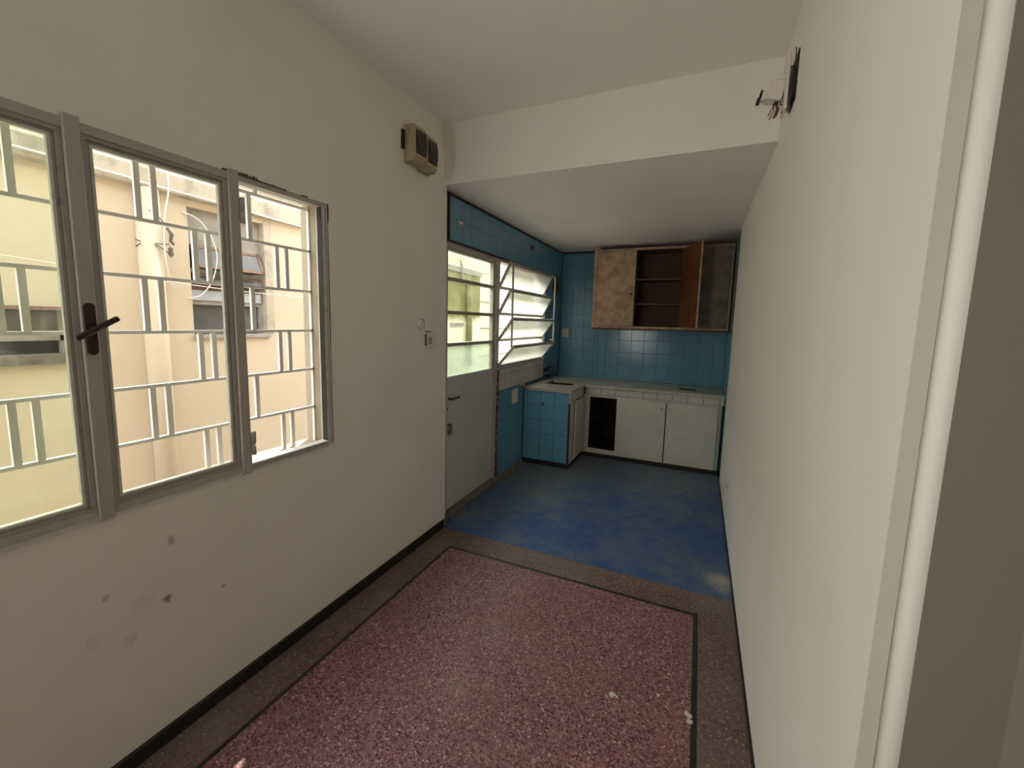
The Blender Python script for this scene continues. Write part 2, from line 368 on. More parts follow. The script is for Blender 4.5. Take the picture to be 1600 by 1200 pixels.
# ------------------------------------------------------------------ tiles
TILE = {}
def tile_mesh(axis, sg, w, h, mat):
    key = (axis, sg, round(w, 3), round(h, 3), mat)
    if key not in TILE:
        bm = bmesh.new(); t, b = .008, min(.0022, w*.2, h*.2)
        def P(u, v, d): return (d*sg, u, v) if axis == 0 else (u, d*sg, v)
        o = [bm.verts.new(P(x*w/2, z*h/2, 0)) for x, z in ((-1, -1), (1, -1), (1, 1), (-1, 1))]
        q = [bm.verts.new(P(x*w/2, z*h/2, t-.0012)) for x, z in ((-1, -1), (1, -1), (1, 1), (-1, 1))]
        i = [bm.verts.new(P(x*(w/2-b), z*(h/2-b), t)) for x, z in ((-1, -1), (1, -1), (1, 1), (-1, 1))]
        bm.faces.new(i)
        for k in range(4):
            bm.faces.new((o[k], o[(k+1) % 4], q[(k+1) % 4], q[k])); bm.faces.new((q[k], q[(k+1) % 4], i[(k+1) % 4], i[k]))
        bmesh.ops.recalc_face_normals(bm, faces=bm.faces)
        me = bpy.data.meshes.new('tile'); bm.to_mesh(me); bm.free(); me.materials.append(M[mat]); TILE[key] = me
    return TILE[key]
def tiles(parent, axis, sg, plane, u0, u1, v0, v1, mat, holes=(), size=.15, uo=None, vo=None, gap=.0014, tilt=.3, size_v=None):
    """tile the rectangle on the plane (axis 0: u=y, axis 1: u=x; v=z), one object a tile"""
    sv = size_v or size
    uo = u0 if uo is None else uo; vo = v0 if vo is None else vo
    for i in range(math.floor((u0-uo)/size), math.ceil((u1-uo)/size)):
        for j in range(math.floor((v0-vo)/sv), math.ceil((v1-vo)/sv)):
            a, b = max(u0, uo+i*size), min(u1, uo+(i+1)*size); c, d = max(v0, vo+j*sv), min(v1, vo+(j+1)*sv)
            if b-a < .012 or d-c < .012: continue
            for (p, q, r, s) in rects(a, b, c, d, holes):
                if q-p < .012 or s-r < .012: continue
                o = bpy.data.objects.new('tile', tile_mesh(axis, sg, q-p-gap, s-r-gap, mat)); C.objects.link(o)
                cu, cv = (p+q)/2, (r+s)/2
                o.location = (plane-.008*sg, cu, cv) if axis == 0 else (cu, plane-.008*sg, cv)
                t1, t2 = (math.radians(random.uniform(-tilt, tilt)) for _ in range(2))
                o.rotation_euler = (0, t1, t2) if axis == 0 else (t1, 0, t2)
                put(o, parent)
VO = .862-.15*6                           # height of the tile courses
MB().box(KX-.145, KX-.004, KY1-.0005, KY1+.003, KZ0, KZ1).box(KX-.145, KX-.02, KY0, KY1, KZ0-.003, KZ0+.0005).build('reveal', 'paint', wall_kl)
# kitchen side wall: above door and window, beside the window, below it
tiles(wall_kl, 0, 1, KX, 2.66, YK-.003, 2.066, HK-.022, 'tile_blue', uo=2.66, vo=HK-.022-.15*3)
tiles(wall_kl, 0, 1, KX, KY1+.003, YK-.003, .862, 2.063, 'tile_blue', uo=YK-.003-.15*5, vo=.862)
tiles(wall_kl, 0, 1, KX, 3.515, KY1, .862, KZ0-.002, 'tile_white', uo=3.515, vo=.862, gap=.0035)
tiles(wall_kl, 0, 1, KX, 3.515, 4.135, 0.012, .862, 'tile_blue', uo=3.515, vo=VO)
# end wall: between worktop and cupboard, and beside the cupboard
tiles(wall_back, 1, -1, YK, KX+.009, W, .826, HK-.022, 'tile_blue', uo=KX+.009, vo=.862-.15, holes=[(.46, 2, 1.47, 3)])
# tiled end of the long plain wall
tiles(wall_right, 0, -1, W, YT, YK-.003, .03, HK-.005, 'tile_blue', uo=YT, vo=.862-.15*6, holes=[(4.72, 6, -1, .80), (5.0, 6, 1.47, 3)])
# maroon edging
m = MB(); m.box(KX-.009, KX+.002, 2.63, YK, HK-.021, HK-.004); m.build('edge_strip', 'maroon', wall_kl)
m = MB(); m.box(KX-.009, KX+.002, 2.635, 2.657, 2.066, HK-.022); m.build('edge_strip', 'maroon', wall_kl)
m = MB(); m.box(KX-.009, KX+.004, 2.60, 4.60, 2.0555, 2.066); m.build('edge_strip', 'maroon', wall_kl)
m = MB(); m.box(KX, .448, YK-.003, YK+.009, HK-.021, HK-.004); m.build('edge_strip', 'black', wall_back)
# broken patches, and reflections painted on the tiles
def patch(name, mat, parent, axis, plane, cu, cv, r, sq=1., seed=1, t=.002, sg=1):
    pl = [(cu+(u-cu), cv+(v-cv)*sq) for u, v in blob(cu, cv, r, 18, seed)]
    return MB().prism(pl, axis, plane, plane+t*sg).build(name, mat, parent)
patch('plaster_hole', 'concrete', wall_kl, 0, KX, 4.27, 2.27, .075, .5, 3)
patch('plaster_hole', 'dark_in', wall_kl, 0, KX+.002, 4.25, 2.285, .045, .45, 4)
patch('plaster_hole', 'concrete', wall_kl, 0, KX, 5.14, 1.94, .20, 1.0, 5)
patch('plaster_hole', 'dark_in', wall_kl, 0, KX+.002, 5.12, 1.94, .15, 1.05, 5)
patch('chipped_glaze', 'splash', wall_kl, 0, KX+.0004, 2.80, 2.215, .05, .35, 6)
patch('drill_hole', 'black', wall_kl, 0, KX+.0004, 4.96, 2.12, .03, .5, 7)
patch('drill_hole', 'black', wall_kl, 0, KX+.0004, 4.10, .69, .02, .4, 8)
for i, (x, z, rr, q) in enumerate([(.153, 1.906, .022, 1.9), (.148, 1.65, .02, 2.6), (.148, 1.465, .017, 1.8), (.225, 1.305, .03, .5), (.158, 1.237, .024, 1.4), (.29, 1.315, .014, 1.)]):  # window reflections in the glaze, painted on as pale patches
    patch('painted_reflection', 'glint', wall_back, 1, YK-.0002, x, z, rr, q, 11+i, .0004, -1)
# bare brick and gaps round the big window
def ragged(y0, y1, z, h, seed, n=26):
    top = [(y0+(y1-y0)*k/n, z+h*(.45+.9*abs(mnoise.noise(Vector((k*.45, seed, 0)))))) for k in range(n+1)]
    return [(y0, z)]+top+[(y1, z)]
MB().prism(ragged(1.085, 1.17, 2.0215, .018, 2, 12), 0, .0002, .0022).build('plaster_chip', 'brick', wall_left)
MB().prism(ragged(1.165, 1.30, 2.0215, .007, 5, 18), 0, .0002, .0018).build('plaster_chip', 'brown', wall_left)
MB().prism(ragged(1.37, 1.405, 2.0215, .008, 9, 8), 0, .0002, .0018).build('plaster_chip', 'brown', wall_left)
MB().prism([(z_, y_) for y_, z_ in []] or [(1.5105, 1.93), (1.517, 1.94), (1.520, 1.99), (1.517, 2.022), (1.5105, 2.024)], 0, .0002, .0018).build('plaster_chip', 'brown', wall_left)
MB().prism([(1.5105, .885), (1.5145, .89), (1.5135, 1.3), (1.515, 1.6), (1.5135, 1.92), (1.5105, 1.93)], 0, .0002, .0014).build('plaster_chip', 'rubber', wall_left)
MB().prism([(1.03, 2.0225), (1.036, 2.029), (1.05, 2.03), (1.056, 2.0225)], 0, .0002, .0018).build('plaster_chip', 'brown', wall_left)

# ------------------------------------------------------------------ big steel window
m = MB()
xF0, xF1 = -.045, .004
m.box(xF0, xF1, WY0, WY0+.035, WZ0, WZ1)
m.box(xF0, xF1, WY0, 1.09, WZ1-.026, WZ1).box(xF0, -.002, 1.09, WY1, WZ1-.020, WZ1)
m.box(xF0, xF1, WY0, 1.09, WZ0, WZ0+.022).box(xF0, -.006, 1.09, WY1, WZ0, WZ0+.018)
w1 = S(m.build('window_1', 'steel'))
MB().box(xF0, -.003, WY1-.030, WY1-.006, WZ0, WZ1, bev=.004).build('side_jamb', 'putty', w1)
MB().box(xF0, .010, .604, .641, WZ0-.012, WZ1+.012, bev=.002).build('mullion', 'steel', w1)
MB().box(xF0, .010, 1.050, 1.088, WZ0-.012, WZ1+.012, bev=.002).build('mullion', 'steel', w1)
def sash(y0, y1, z0, z1, gmat, name='casement'):
    s = MB(); t = .012
    for d, xa, xb in ((0, -.030, -.001), (.010, -.026, -.009)):
        a, b, c, e = y0+d, y1-d, z0+d, z1-d; ww = t if d == 0 else .012
        s.box(xa, xb, a, a+ww, c, e).box(xa, xb, b-ww, b, c, e).box(xa, xb, a+ww, b-ww, c, c+ww).box(xa, xb, a+ww, b-ww, e-ww, e)
    f = s.build(name, 'steel_raw', w1)
    p = MB(); a, b, c, e = y0+.0215, y1-.0215, z0+.0215, z1-.0215; ww = .007
    p.box(-.020, -.007, a, a+ww, c, e).box(-.020, -.007, b-ww, b, c, e).box(-.020, -.007, a+ww, b-ww, c, c+ww).box(-.020, -.007, a+ww, b-ww, e-ww, e)
    p.build('putty_bead', 'putty', f)
    MB().box(-.018, -.015, a, b, c, e).build('pane', gmat, f)
sash(.186, .603, WZ0+.022, WZ1-.026, 'glass_green')
sash(.642, 1.049, WZ0+.022, WZ1-.026, 'glass')
# dark weather strip and bright sill edge
MB().box(-.03, -.002, 1.4785, 1.4800, WZ0+.018, WZ1-.02).build('weather_strip', 'rubber', w1)
MB().box(-.04, .003, 1.09, 1.48, WZ0+.0182, WZ0+.0225, bev=.001).build('sill_edge', 'grille', w1)
MB().box(-.001, .0075, .17, 1.48, WZ0-.005, WZ0+.001).build('sill_lip', 'putty', w1)
# lever handle on first mullion
hd = MB()
hd.prism([(.6225+.0125*math.cos(a)*1.0, 1.452+(.062 if math.sin(a) > 0 else -.062)+.0125*math.sin(a)) for a in [2*math.pi*k/20 for k in range(20)]], 0, .0101, .0165)
hp = hd.build('handle_plate', 'handle', w1)
lv = MB().tube([(.016, .6225, 1.452), (.042, .6225, 1.452)], .008, 10)
lv.box(-.007, .007, -.052, .064, -.0075, .0075, bev=.003, mat=Matrix.Translation((.040, .6225, 1.452)) @ Matrix.Rotation(math.radians(31), 4, 'X'))
lv.build('handle_lever', 'handle', hp)
for zc in (1.893, .992):                # hinge knuckles of the missing casement
    MB().tube([(.008, 1.098, zc-.047), (.008, 1.098, zc+.002)], .0085, 12).tube([(.008, 1.098, zc+.003), (.008, 1.098, zc+.046), (.008, 1.098, zc+.049)], [.0095, .0095, .006], 12).box(.004, .010, 1.084, 1.096, zc-.03, zc+.035).build('hinge', 'steel', w1)

# grille outside the window
gr = thing('window_grille', 'white painted steel bar grille fixed outside the big window', 'grille', (-.11, .8, .87))
GZ = [2.0, 1.81, 1.622, 1.437, 1.25, 1.062, .872]; GX0, GX1 = -.118, -.104
for z in GZ: box('horizontal_bar', 'grille', GX0, GX1, .17, 1.505, z-.0055, z+.0055, parent=gr)
box('end_bar', 'grille', GX0, GX1, 1.4955, 1.509, .872, 2.0, parent=gr)
box('end_bar', 'grille', GX0, GX1, .165, .178, .872, 2.0, parent=gr)
for i in range(6):
    for k in range(-3, 4):
        yc = .507+.337*k+(.1685 if i % 2 else 0)
        for s in (-.024, .024):
            y = yc+s
            if .2 < y < 1.48: box('vertical_bar', 'grille', GX0+.001, GX1-.001, y-.0085, y+.0085, GZ[i+1]+.0055, GZ[i]-.0055, parent=gr)
for y in (.869, 1.237): box('anchor_bar', 'grille', GX0, GX1, y-.006, y+.006, 2.0055, WZ1+.03, parent=gr)
for z in (1.755, 1.115): MB().tube([(-.111, 1.507, z), (-.111, 1.535, z-.003)], .006, 8).build('anchor_bolt', 'steel_raw', gr)

# ------------------------------------------------------------------ kitchen door (half glazed)
XD0, XD1 = -.105, -.070
m = MB()
m.box(XD0-.01, -.05, DY0, DY0+.04, .04, DZ1).box(XD0-.01, -.05, 3.452, 3.504, .04, DZ1).box(XD0-.01, -.05, DY0+.04, 3.452, 2.022, DZ1)
d1 = S(m.build('door_1', 'steel'))
MB().box(XD0, XD1, 2.645, 3.45, .05, 1.082).build('panel', 'door', d1)
s = MB(); s.box(XD0, XD1, 2.645, 2.672, 1.082, 2.02).box(XD0, XD1, 3.415, 3.45, 1.082, 2.02).box(XD0, XD1, 2.672, 3.415, 2.005, 2.02)
s.build('stile', 'steel', d1)
DZ = [1.082, 1.322, 1.560, 1.802, 2.005]
for z in DZ[1:4]:
    MB().box(XD0+.004, XD1+.006, 2.672, 3.415, z-.013, z+.013).build('glazing_bar', 'steel_raw', d1)
for k in range(4):
    MB().box(-.09, -.087, 2.672, 3.415, DZ[k]+(.013 if k else 0), DZ[k+1]-(.013 if k < 3 else 0)).build('pane', 'glass_low' if k == 0 else 'glass_green', d1)
h = MB().tube([(-.07, 2.69, .918), (-.035, 2.69, .918)], .008, 10); h.box(-.042, -.030, 2.68, 2.80, .910, .926, bev=.003); h.build('door_handle', 'handle', d1)
MB().tube([(-.0695, 2.672, .84), (-.067, 2.672, .84)], .011, 12).build('keyhole', 'black', d1)
MB().box(-.0698, -.060, 2.655, 2.70, .712, .726, bev=.002).build('hasp', 'chrome', d1)
jm = S(MB().prism([(3.478, .05), (3.505, .05), (3.514, .05), (3.514, 1.06), (3.497, 1.06), (3.484, .9), (3.480, .5)], 0, -.062, -.040).build('trim_3', 'red'))
S(box('door_sill', 'concrete', KX-.12, -.022, DY0-.03, 3.50, 0, .045, bev=.006))
pdk = thing('padlock', 'small steel padlock hanging from the hasp of the grey kitchen door', 'padlock', (-.055, 2.70, .64))
MB().box(-.063, -.047, 2.682, 2.722, .640, .682, bev=.004).build('lock_body', 'brass', pdk)
MB().tube([(-.055, 2.688, .68), (-.055, 2.689, .705), (-.055, 2.694, .718), (-.055, 2.702, .7225), (-.055, 2.710, .718), (-.055, 2.715, .705), (-.055, 2.716, .68)], .0042, 8).build('shackle', 'chrome', pdk)

S(MB().prism([(KX+.006, 0), (KX+.034, 0), (KX+.022, .016), (KX+.006, .034)], 1, 3.515, 4.13).build('baseboard_kitchen', 'concrete'))
# ------------------------------------------------------------------ kitchen window with four tilted sashes
m = MB(); xk0, xk1 = -.105, -.055
m.box(xk0, xk1, 3.505, 3.522, KZ0, KZ1).box(xk0, xk1, KY1-.018, KY1, KZ0, KZ1).box(xk0, xk1, 3.522, KY1-.018, KZ0, KZ0+.02).box(xk0, xk1+.01, 3.522, KY1-.018, KZ1-.022, KZ1)
w2 = S(m.build('window_2', 'steel'))
SL, TH = .262, math.radians(26)
for k, zb in enumerate((1.088, 1.325, 1.565, 1.80)):
    th = TH+math.radians((14, 9, 2, 0)[k])
    T = Matrix.Translation((-.072, 0, zb)) @ Matrix.Rotation(th, 4, 'Y')
    y0, y1 = 3.526, 4.718
    f = MB(); t = .018
    for b in ((-t/2, t/2, y0, y0+.022, 0, SL), (-t/2, t/2, y1-.022, y1, 0, SL), (-t/2, t/2, y0+.022, y1-.022, 0, .026), (-t/2, t/2, y0+.022, y1-.022, SL-.026, SL)): f.box(*b, mat=T)
    f.box(-.012, .012, y0+.01, y0+.05, -.004, .004, mat=Matrix.Translation((-.072, 0, zb))); f.box(-.012, .012, y1-.05, y1-.01, -.004, .004, mat=Matrix.Translation((-.072, 0, zb)))
    fo = f.build('sash', 'steel_raw', w2)
    MB().box(-.0015, .0015, y0+.022, y1-.022, .026, SL-.026, mat=T).build('pane', 'glass_frost', fo)
top = Vector((-.072+math.sin(TH)*SL, 0, 0)).x
MB().tube([(top+.012, 3.56, 1.27), (top+.014, 3.56, 1.29), (top+.012, 3.56, 2.03)], .010, 8).build('operating_rod', 'steel', w2)
rod = MB().tube([(top-.01, 4.70, 2.035), (top+.008, 4.765, 2.025), (top+.012, 4.775, 2.0), (top+.012, 4.775, 1.25)], .0085, 8)
for z in (1.79, 1.545, 1.31): rod.tube([(top-.002, 4.715, z), (top+.012, 4.775, z)], .007, 6)
rod.build('operating_rod', 'grille', w2)
patch('sash_stay', 'steel_raw', w2, 1, 4.719, -.045, 1.33, .02, 1., 3)

# ------------------------------------------------------------------ things on the walls
# twin breaker box
bk = thing('breaker_box', 'twin cream plastic breaker box with dark flaps below the ceiling', 'breaker box', (0, 2.19, 2.39))
for y0, y1, zt in ((2.078, 2.192, 2.600), (2.196, 2.308, 2.588)):
    z0, z1 = zt-.205, zt
    MB().box(.0, .016, y0, y1, z0, z1, bev=.002).build('back_plate', 'beige', bk)
    c = MB().prism([(.018, z0+.006), (.060, z0+.006), (.078, z0+.03), (.078, z1-.02), (.070, z1-.004), (.018, z1-.004)], 1, y0+.003, y1-.003)
    cv = c.build('cover', 'beige', bk)
    m = MB(); n = 8
    pts = [(.0785, z0+.045)]+[(.0785+.010*math.sin(math.pi*k/n), z0+.045+(zt-.028-z0-.045)*k/n) for k in range(1, n)]+[(.0785, zt-.028)]
    m.prism(pts, 1, y0+.014, y1-.008); m.build('flap', 'smoke', bk)
MB().box(.0, .012, 2.055, 2.0775, 2.465, 2.565).build('cable_gap', 'black', bk)
# small fittings by the wall end
sw = thing('light_switch', 'square cream switch plate with a dark window near the kitchen door', 'switch', (0, 2.35, 1.31))
MB().box(0, .009, 2.293, 2.418, 1.312, 1.424, bev=.003).build('plate', 'white_plastic', sw)
MB().box(.009, .012, 2.318, 2.352, 1.345, 1.392, bev=.001).build('rocker', 'greybox', sw)
MB().box(.0, .011, 2.288, 2.2925, 1.335, 1.41).box(0, .010, 2.293, 2.345, 1.4245, 1.429).build('cracked_edge', 'brown', sw)
cb = thing('cable_cap', 'small round white cable cap above the cream switch plate', 'cable cap', (0, 2.22, 1.45))
MB().tube([(0, 2.222, 1.475), (.020, 2.222, 1.475), (.026, 2.222, 1.475)], [.030, .028, .02], 14).build('cap', 'white_plastic', cb)
MB().box(0, .010, 2.245, 2.270, 1.455, 1.505, bev=.002).build('cap_clip', 'greybox', cb)
# broken box high on plain wall
bx = thing('broken_switch_box', 'broken white electrical box with loose wires on the plain wall near the beam', 'electrical box', (W, 2.2, 2.38))
MB().box(W-.004, W+.0, 2.10, 2.235, 2.40, 2.585).build('recess', 'black', bx)
MB().box(W-.034, W-.022, 2.135, 2.235, 2.385, 2.60, bev=.002).build('face_plate', 'white_plastic', bx)
MB().box(W-.022, W-.004, 2.20, 2.232, 2.41, 2.575).build('box_side', 'white_plastic', bx)
m = MB(); R_ = Matrix.Translation((W-.065, 2.20, 2.475)) @ Matrix.Rotation(math.radians(14), 4, 'Y')
m.box(-.030, .032, -.035, .03, -.035, .04, bev=.004, mat=R_).box(-.042, -.028, -.028, .0, -.04, .0, bev=.002, mat=R_).box(-.01, .04, -.03, .02, .04, .062, bev=.003, mat=R_)
m.build('socket_core', 'white_plastic', bx)
m = MB(); m.box(-.052, -.043, -.025, .004, -.02, .0, mat=R_).box(-.056, -.043, -.027, .0, -.05, -.03, mat=R_); m.build('terminal', 'smoke', bx)
m = MB()
for i in range(6):
    a = random.uniform(-.015, .015); b = random.uniform(-.02, .02)
    m.tube([(W-.048+a*.5, 2.19+b*.4, 2.45), (W-.058+a, 2.185+b, 2.42), (W-.052+a*1.6, 2.18+b, 2.395+abs(b)), (W-.064+a*2, 2.18+b*1.3, 2.365+abs(a))], .0024, 6)
m.build('loose_wire', 'wire_r', bx)
MB().tube([(W-.012, 2.12, 2.60), (W-.007, 2.118, 2.52), (W-.010, 2.122, 2.44), (W-.022, 2.15, 2.37)], .002, 6).build('loose_wire', 'cable_d', bx)
st = thing('floor_socket', 'tiny white socket stub low on the plain wall by the kitchen', 'socket', (W, 3.48, .31))
MB().box(W-.008, W, 3.46, 3.51, .30, .345, bev=.002).build('plate', 'white_plastic', st)
MB().box(W-.011, W-.008, 3.475, 3.485, .305, .34).build('slot', 'rubber', st)
# end wall outlet, side wall plates, tap, pipe
o = thing('blank_plate', 'greenish cream outlet plate on the blue end wall near the tilted window', 'outlet', (.035, YK, 1.32))
MB().box(-.010, .082, YK-.010, YK-.0004, 1.325, 1.437, bev=.003).build('plate', 'cream', o)
MB().box(.022, .050, YK-.0125, YK-.010, 1.36, 1.40, bev=.001).build('insert', 'cream', o)
o = thing('blank_plate', 'white square plate on the blue tiles below the tilted window', 'outlet', (KX, 3.89, .70))
MB().box(KX+.0006, KX+.010, 3.825, 3.965, .69, .83, bev=.003).build('plate', 'white_plastic', o)
MB().box(KX+.010, KX+.012, 3.86, 3.93, .735, .79, bev=.001).build('insert', 'white_plastic', o)
o = thing('pipe_socket', 'brass and cream pipe end sticking out beside the worktop', 'pipe', (KX, 4.08, .80))
MB().box(KX+.0006, KX+.012, 4.03, 4.125, .845, .905, bev=.003).build('collar', 'cream', o)
MB().tube([(KX+.012, 4.075, .845), (KX+.035, 4.075, .84), (KX+.045, 4.075, .81), (KX+.045, 4.075, .79)], .015, 10).build('elbow', 'brass', o)
tp = thing('tap', 'dark wall tap with cross handle over the sink', 'tap', (KX, 4.80, .93))
MB().tube([(KX+.001, 4.80, .945), (KX+.006, 4.80, .945)], .024, 14).tube([(KX+.006, 4.80, .945), (KX+.07, 4.80, .945), (KX+.095, 4.80, .938), (KX+.105, 4.80, .92)], [.014, .014, .012, .011], 10).build('spout', 'handle', tp)
MB().tube([(KX+.055, 4.80, .955), (KX+.062, 4.80, .985)], .009, 8).tube([(KX+.035, 4.80, .975), (KX+.092, 4.80, 1.0)], .008, 8).tube([(KX+.063, 4.77, .988), (KX+.063, 4.83, .988)], .008, 8).build('cross_handle', 'handle', tp)
m = MB().tube([(KX+.001, 4.86, .865), (KX+.05, 4.86, .868)], .012, 8).tube([(KX+.05, 4.86, .862), (KX+.05, 4.86, .885)], .014, 8)
m.build('valve', 'handle', tp)

# ------------------------------------------------------------------ cupboards and worktop
WT0, WT1 = .797, .826
SKY0, SKX1, BKY0 = 4.13, .485, 4.668
m = MB(); hx0, hx1, hy0, hy1 = .055, .375, 4.50, 4.84
for a, b, c, d in rects(KX+.002, SKX1, SKY0, YK-.002, [(hx0, hx1, hy0, hy1)]): m.box(a, b, c, d, WT0, WT1)
m.box(SKX1, W-.002, BKY0, YK-.002, WT0, WT1)
wt = m.build('worktop', 'worktop', None, label='pale stone L-shaped kitchen worktop with a cut-out sink', cat='worktop')
m = MB(); t = .004; zb = .66
m.box(hx0-t, hx0, hy0-t, hy1+t, zb, WT0).box(hx1, hx1+t, hy0-t, hy1+t, zb, WT0).box(hx0, hx1, hy0-t, hy0, zb, WT0).box(hx0, hx1, hy1, hy1+t, zb, WT0).box(hx0-t, hx1+t, hy0-t, hy1+t, zb-t, zb)
m.build('sink_basin', 'basin', wt)
MB().box(1.45, 1.62, 4.87, 4.98, WT1, WT1+.0015).build('stain_mark', 'dark_in', wt)

sk = thing('sink_cabinet', 'sink cupboard with a blue tiled end panel and white side door', 'cabinet', (.2, 4.15, 0))
MB().box(KX+.002, .455, 4.149, 4.185, .055, WT0-.001).build('end_panel', 'grout', sk)
tiles(sk, 1, -1, 4.141, KX+.012, .452, .058, .795, 'tile_panel', uo=.452-.15*4, vo=.795-.15*5, tilt=.15, gap=.003)
MB().box(.455, .470, 4.138, 4.1489, .06, .69).build('corner_strip', 'maroon', sk)
f = MB(); f.box(.455, .470, 4.149, 4.30, .05, WT0-.001).box(.455, .470, 4.30, 4.668, .70, WT0-.001).box(.455, .470, 4.30, 4.70, .05, .075).box(.455, .470, 4.138, 4.1489, .69, WT0-.001); f.build('side_frame', 'cabinet', sk)
T = Matrix.Translation((.474, 4.655, 0)) @ Matrix.Rotation(math.radians(.4), 4, 'Z')
MB().box(0, .016, -.36, 0, .08, .695, mat=T, bev=.0015).build('door', 'cabinet', sk)
MB().box(KX+.002, .462, 4.155, 4.70, 0, .05).build('plinth', 'black', sk)
MB().tube([(.175, 4.1405, .662), (.175, 4.132, .662)], [.011, .009], 10).build('bung', 'rubber', sk)

bc = thing('base_cabinet', 'white base cupboard along the end wall with one door missing', 'cabinet', (1.2, 4.70, 0))
f = MB()
f.box(.472, .540, 4.695, 4.715, .05, .718).box(.838, .862, 4.695, 4.715, .05, .718).box(1.338, 1.366, 4.695, 4.715, .05, .718).box(1.832, 1.862, 4.695, 4.715, .05, .718)
for a, b in ((.54, .838), (.862, 1.338), (1.366, 1.832)): f.box(a, b, 4.695, 4.715, .692, .718).box(a, b, 4.695, 4.715, .05, .100)
f.build('face_frame', 'cabinet', bc)
MB().box(.472, W-.002, 4.690, 4.72, .7185, WT0-.001).build('apron', 'grout_w', bc)
tiles(bc, 1, -1, 4.683, .488, W-.006, .720, WT0-.001, 'tile_white', uo=.521-.15, size=.147, vo=.720, size_v=.2, gap=.005, tilt=.3)
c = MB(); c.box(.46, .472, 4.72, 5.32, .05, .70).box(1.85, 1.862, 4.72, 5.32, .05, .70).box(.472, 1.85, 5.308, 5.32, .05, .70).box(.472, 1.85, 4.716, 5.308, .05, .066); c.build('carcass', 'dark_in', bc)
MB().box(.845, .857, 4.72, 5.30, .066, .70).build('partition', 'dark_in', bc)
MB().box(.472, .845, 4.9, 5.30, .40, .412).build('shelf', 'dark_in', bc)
MB().box(1.3421, 1.3539, 4.688, 4.6949, .058, .70).build('door_gap_shade', 'rubber', bc)  # dark strip stands in for the shade between the two doors
for x0, x1, dy in ((.847, 1.342, 0), (1.354, 1.835, 0)):
    d = MB().box(x0, x1, 4.675, 4.6945, .058, .700, bev=.002).build('door', 'cabinet', bc)
    kx = x1-.035 if x0 < 1 else x0+.035
    MB().tube([(kx, 4.675, .635), (kx, 4.660, .635)], [.006, .009], 8).build('knob', 'brass', d)
MB().box(1.864, W-.011, 4.72, 4.735, .0, .718).build('filler', 'tile_blue', bc)
MB().box(.472, 1.872, 4.705, 4.72, 0, .05).build('plinth', 'black', bc)

# wall cupboard
uc = thing('wall_cupboard', 'stained laminate wall cupboard with its middle door standing open', 'cabinet', (1.17, 5.0, 1.457))
UX0, UX1, UY, UZ0, UZ1 = .450, W-.011, 5.0, 1.462, 2.345
c = MB(); c.box(UX0, UX0+.018, UY, YK-.012, UZ0, UZ1).box(UX1-.03, UX1, UY, YK-.012, UZ0, UZ1).box(UX0+.018, UX1-.03, UY, YK-.012, UZ1-.018, UZ1).box(UX0+.018, UX1-.03, UY, YK-.012, UZ0, UZ0+.022)
c.build('carcass', 'lam', uc)
MB().box(UX0+.018, UX1-.03, YK-.030, YK-.014, UZ0+.022, UZ1-.018).build('back_panel', 'wood_in', uc)
i = MB(); i.box(UX0+.0185, UX0+.024, UY+.02, YK-.03, UZ0+.022, UZ1-.018).box(.915, .925, UY+.02, YK-.03, UZ0+.022, UZ1-.018).box(1.395, 1.407, UY+.02, YK-.03, UZ0+.022, UZ1-.018).box(.925, 1.395, UY+.02, YK-.03, UZ1-.024, UZ1-.0185).box(.925, 1.395, UY+.02, YK-.03, UZ0+.0222, UZ0+.026)
i.build('lining', 'wood_in', uc, kind='stuff')
f = MB(); f.box(UX0, .487, UY-.014, UY, UZ0, UZ1).box(1.852, UX1, UY-.014, UY, UZ0, UZ1).box(.487, 1.852, UY-.014, UY, 2.322, UZ1).box(.487, 1.852, UY-.014, UY, UZ0, 1.484); f.build('face_frame', 'lam', uc)
MB().box(UX0+.01, UX1-.02, UY-.010, YK-.02, UZ0-.022, UZ0-.0005).build('base_strip', 'maroon', uc)
for z in (1.735, 2.005): MB().box(.926, 1.394, UY+.03, YK-.03, z-.009, z+.009).build('shelf', 'wood_in', uc)
d = MB().box(.4925, .918, UY-.030, UY-.0145, 1.486, 2.320, bev=.002).build('door', 'lam', uc)
MB().tube([(.885, UY-.030, 1.84), (.885, UY-.048, 1.84)], [.009, .014], 10).build('knob', 'handle', d)
d = MB().box(1.408, 1.850, UY-.0145-.0155, UY-.0145, 1.486, 2.320, bev=.002).build('door', 'lam_dark', uc, label='darker stained laminate door')
ang = math.radians(180+113.5)
def rotz(o, px, py, a): return Matrix.Translation((px, py, 0)) @ Matrix.Rotation(a, 4, 'Z')
# opened leaf: hinge at (1.400, 4.985), free edge towards the room
T = rotz(None, 1.400, UY-.018, math.radians(-67))
d = MB().box(.006, .452, -.013, -.0005, 1.486, 2.312, mat=T, bev=.001).build('door', 'wood', uc, label='opened door showing varnished wood inner face')
MB().box(.005, .4535, .0, .004, 1.485, 2.313, mat=T).box(.4525, .4565, -.013, .004, 1.485, 2.313, mat=T).build('outer_veneer', 'lam', d)
k = MB(); k.tube([T @ Vector((.42, .004, 1.84)), T @ Vector((.42, .022, 1.84))], [.009, .014], 10); k.build('knob', 'handle', d)

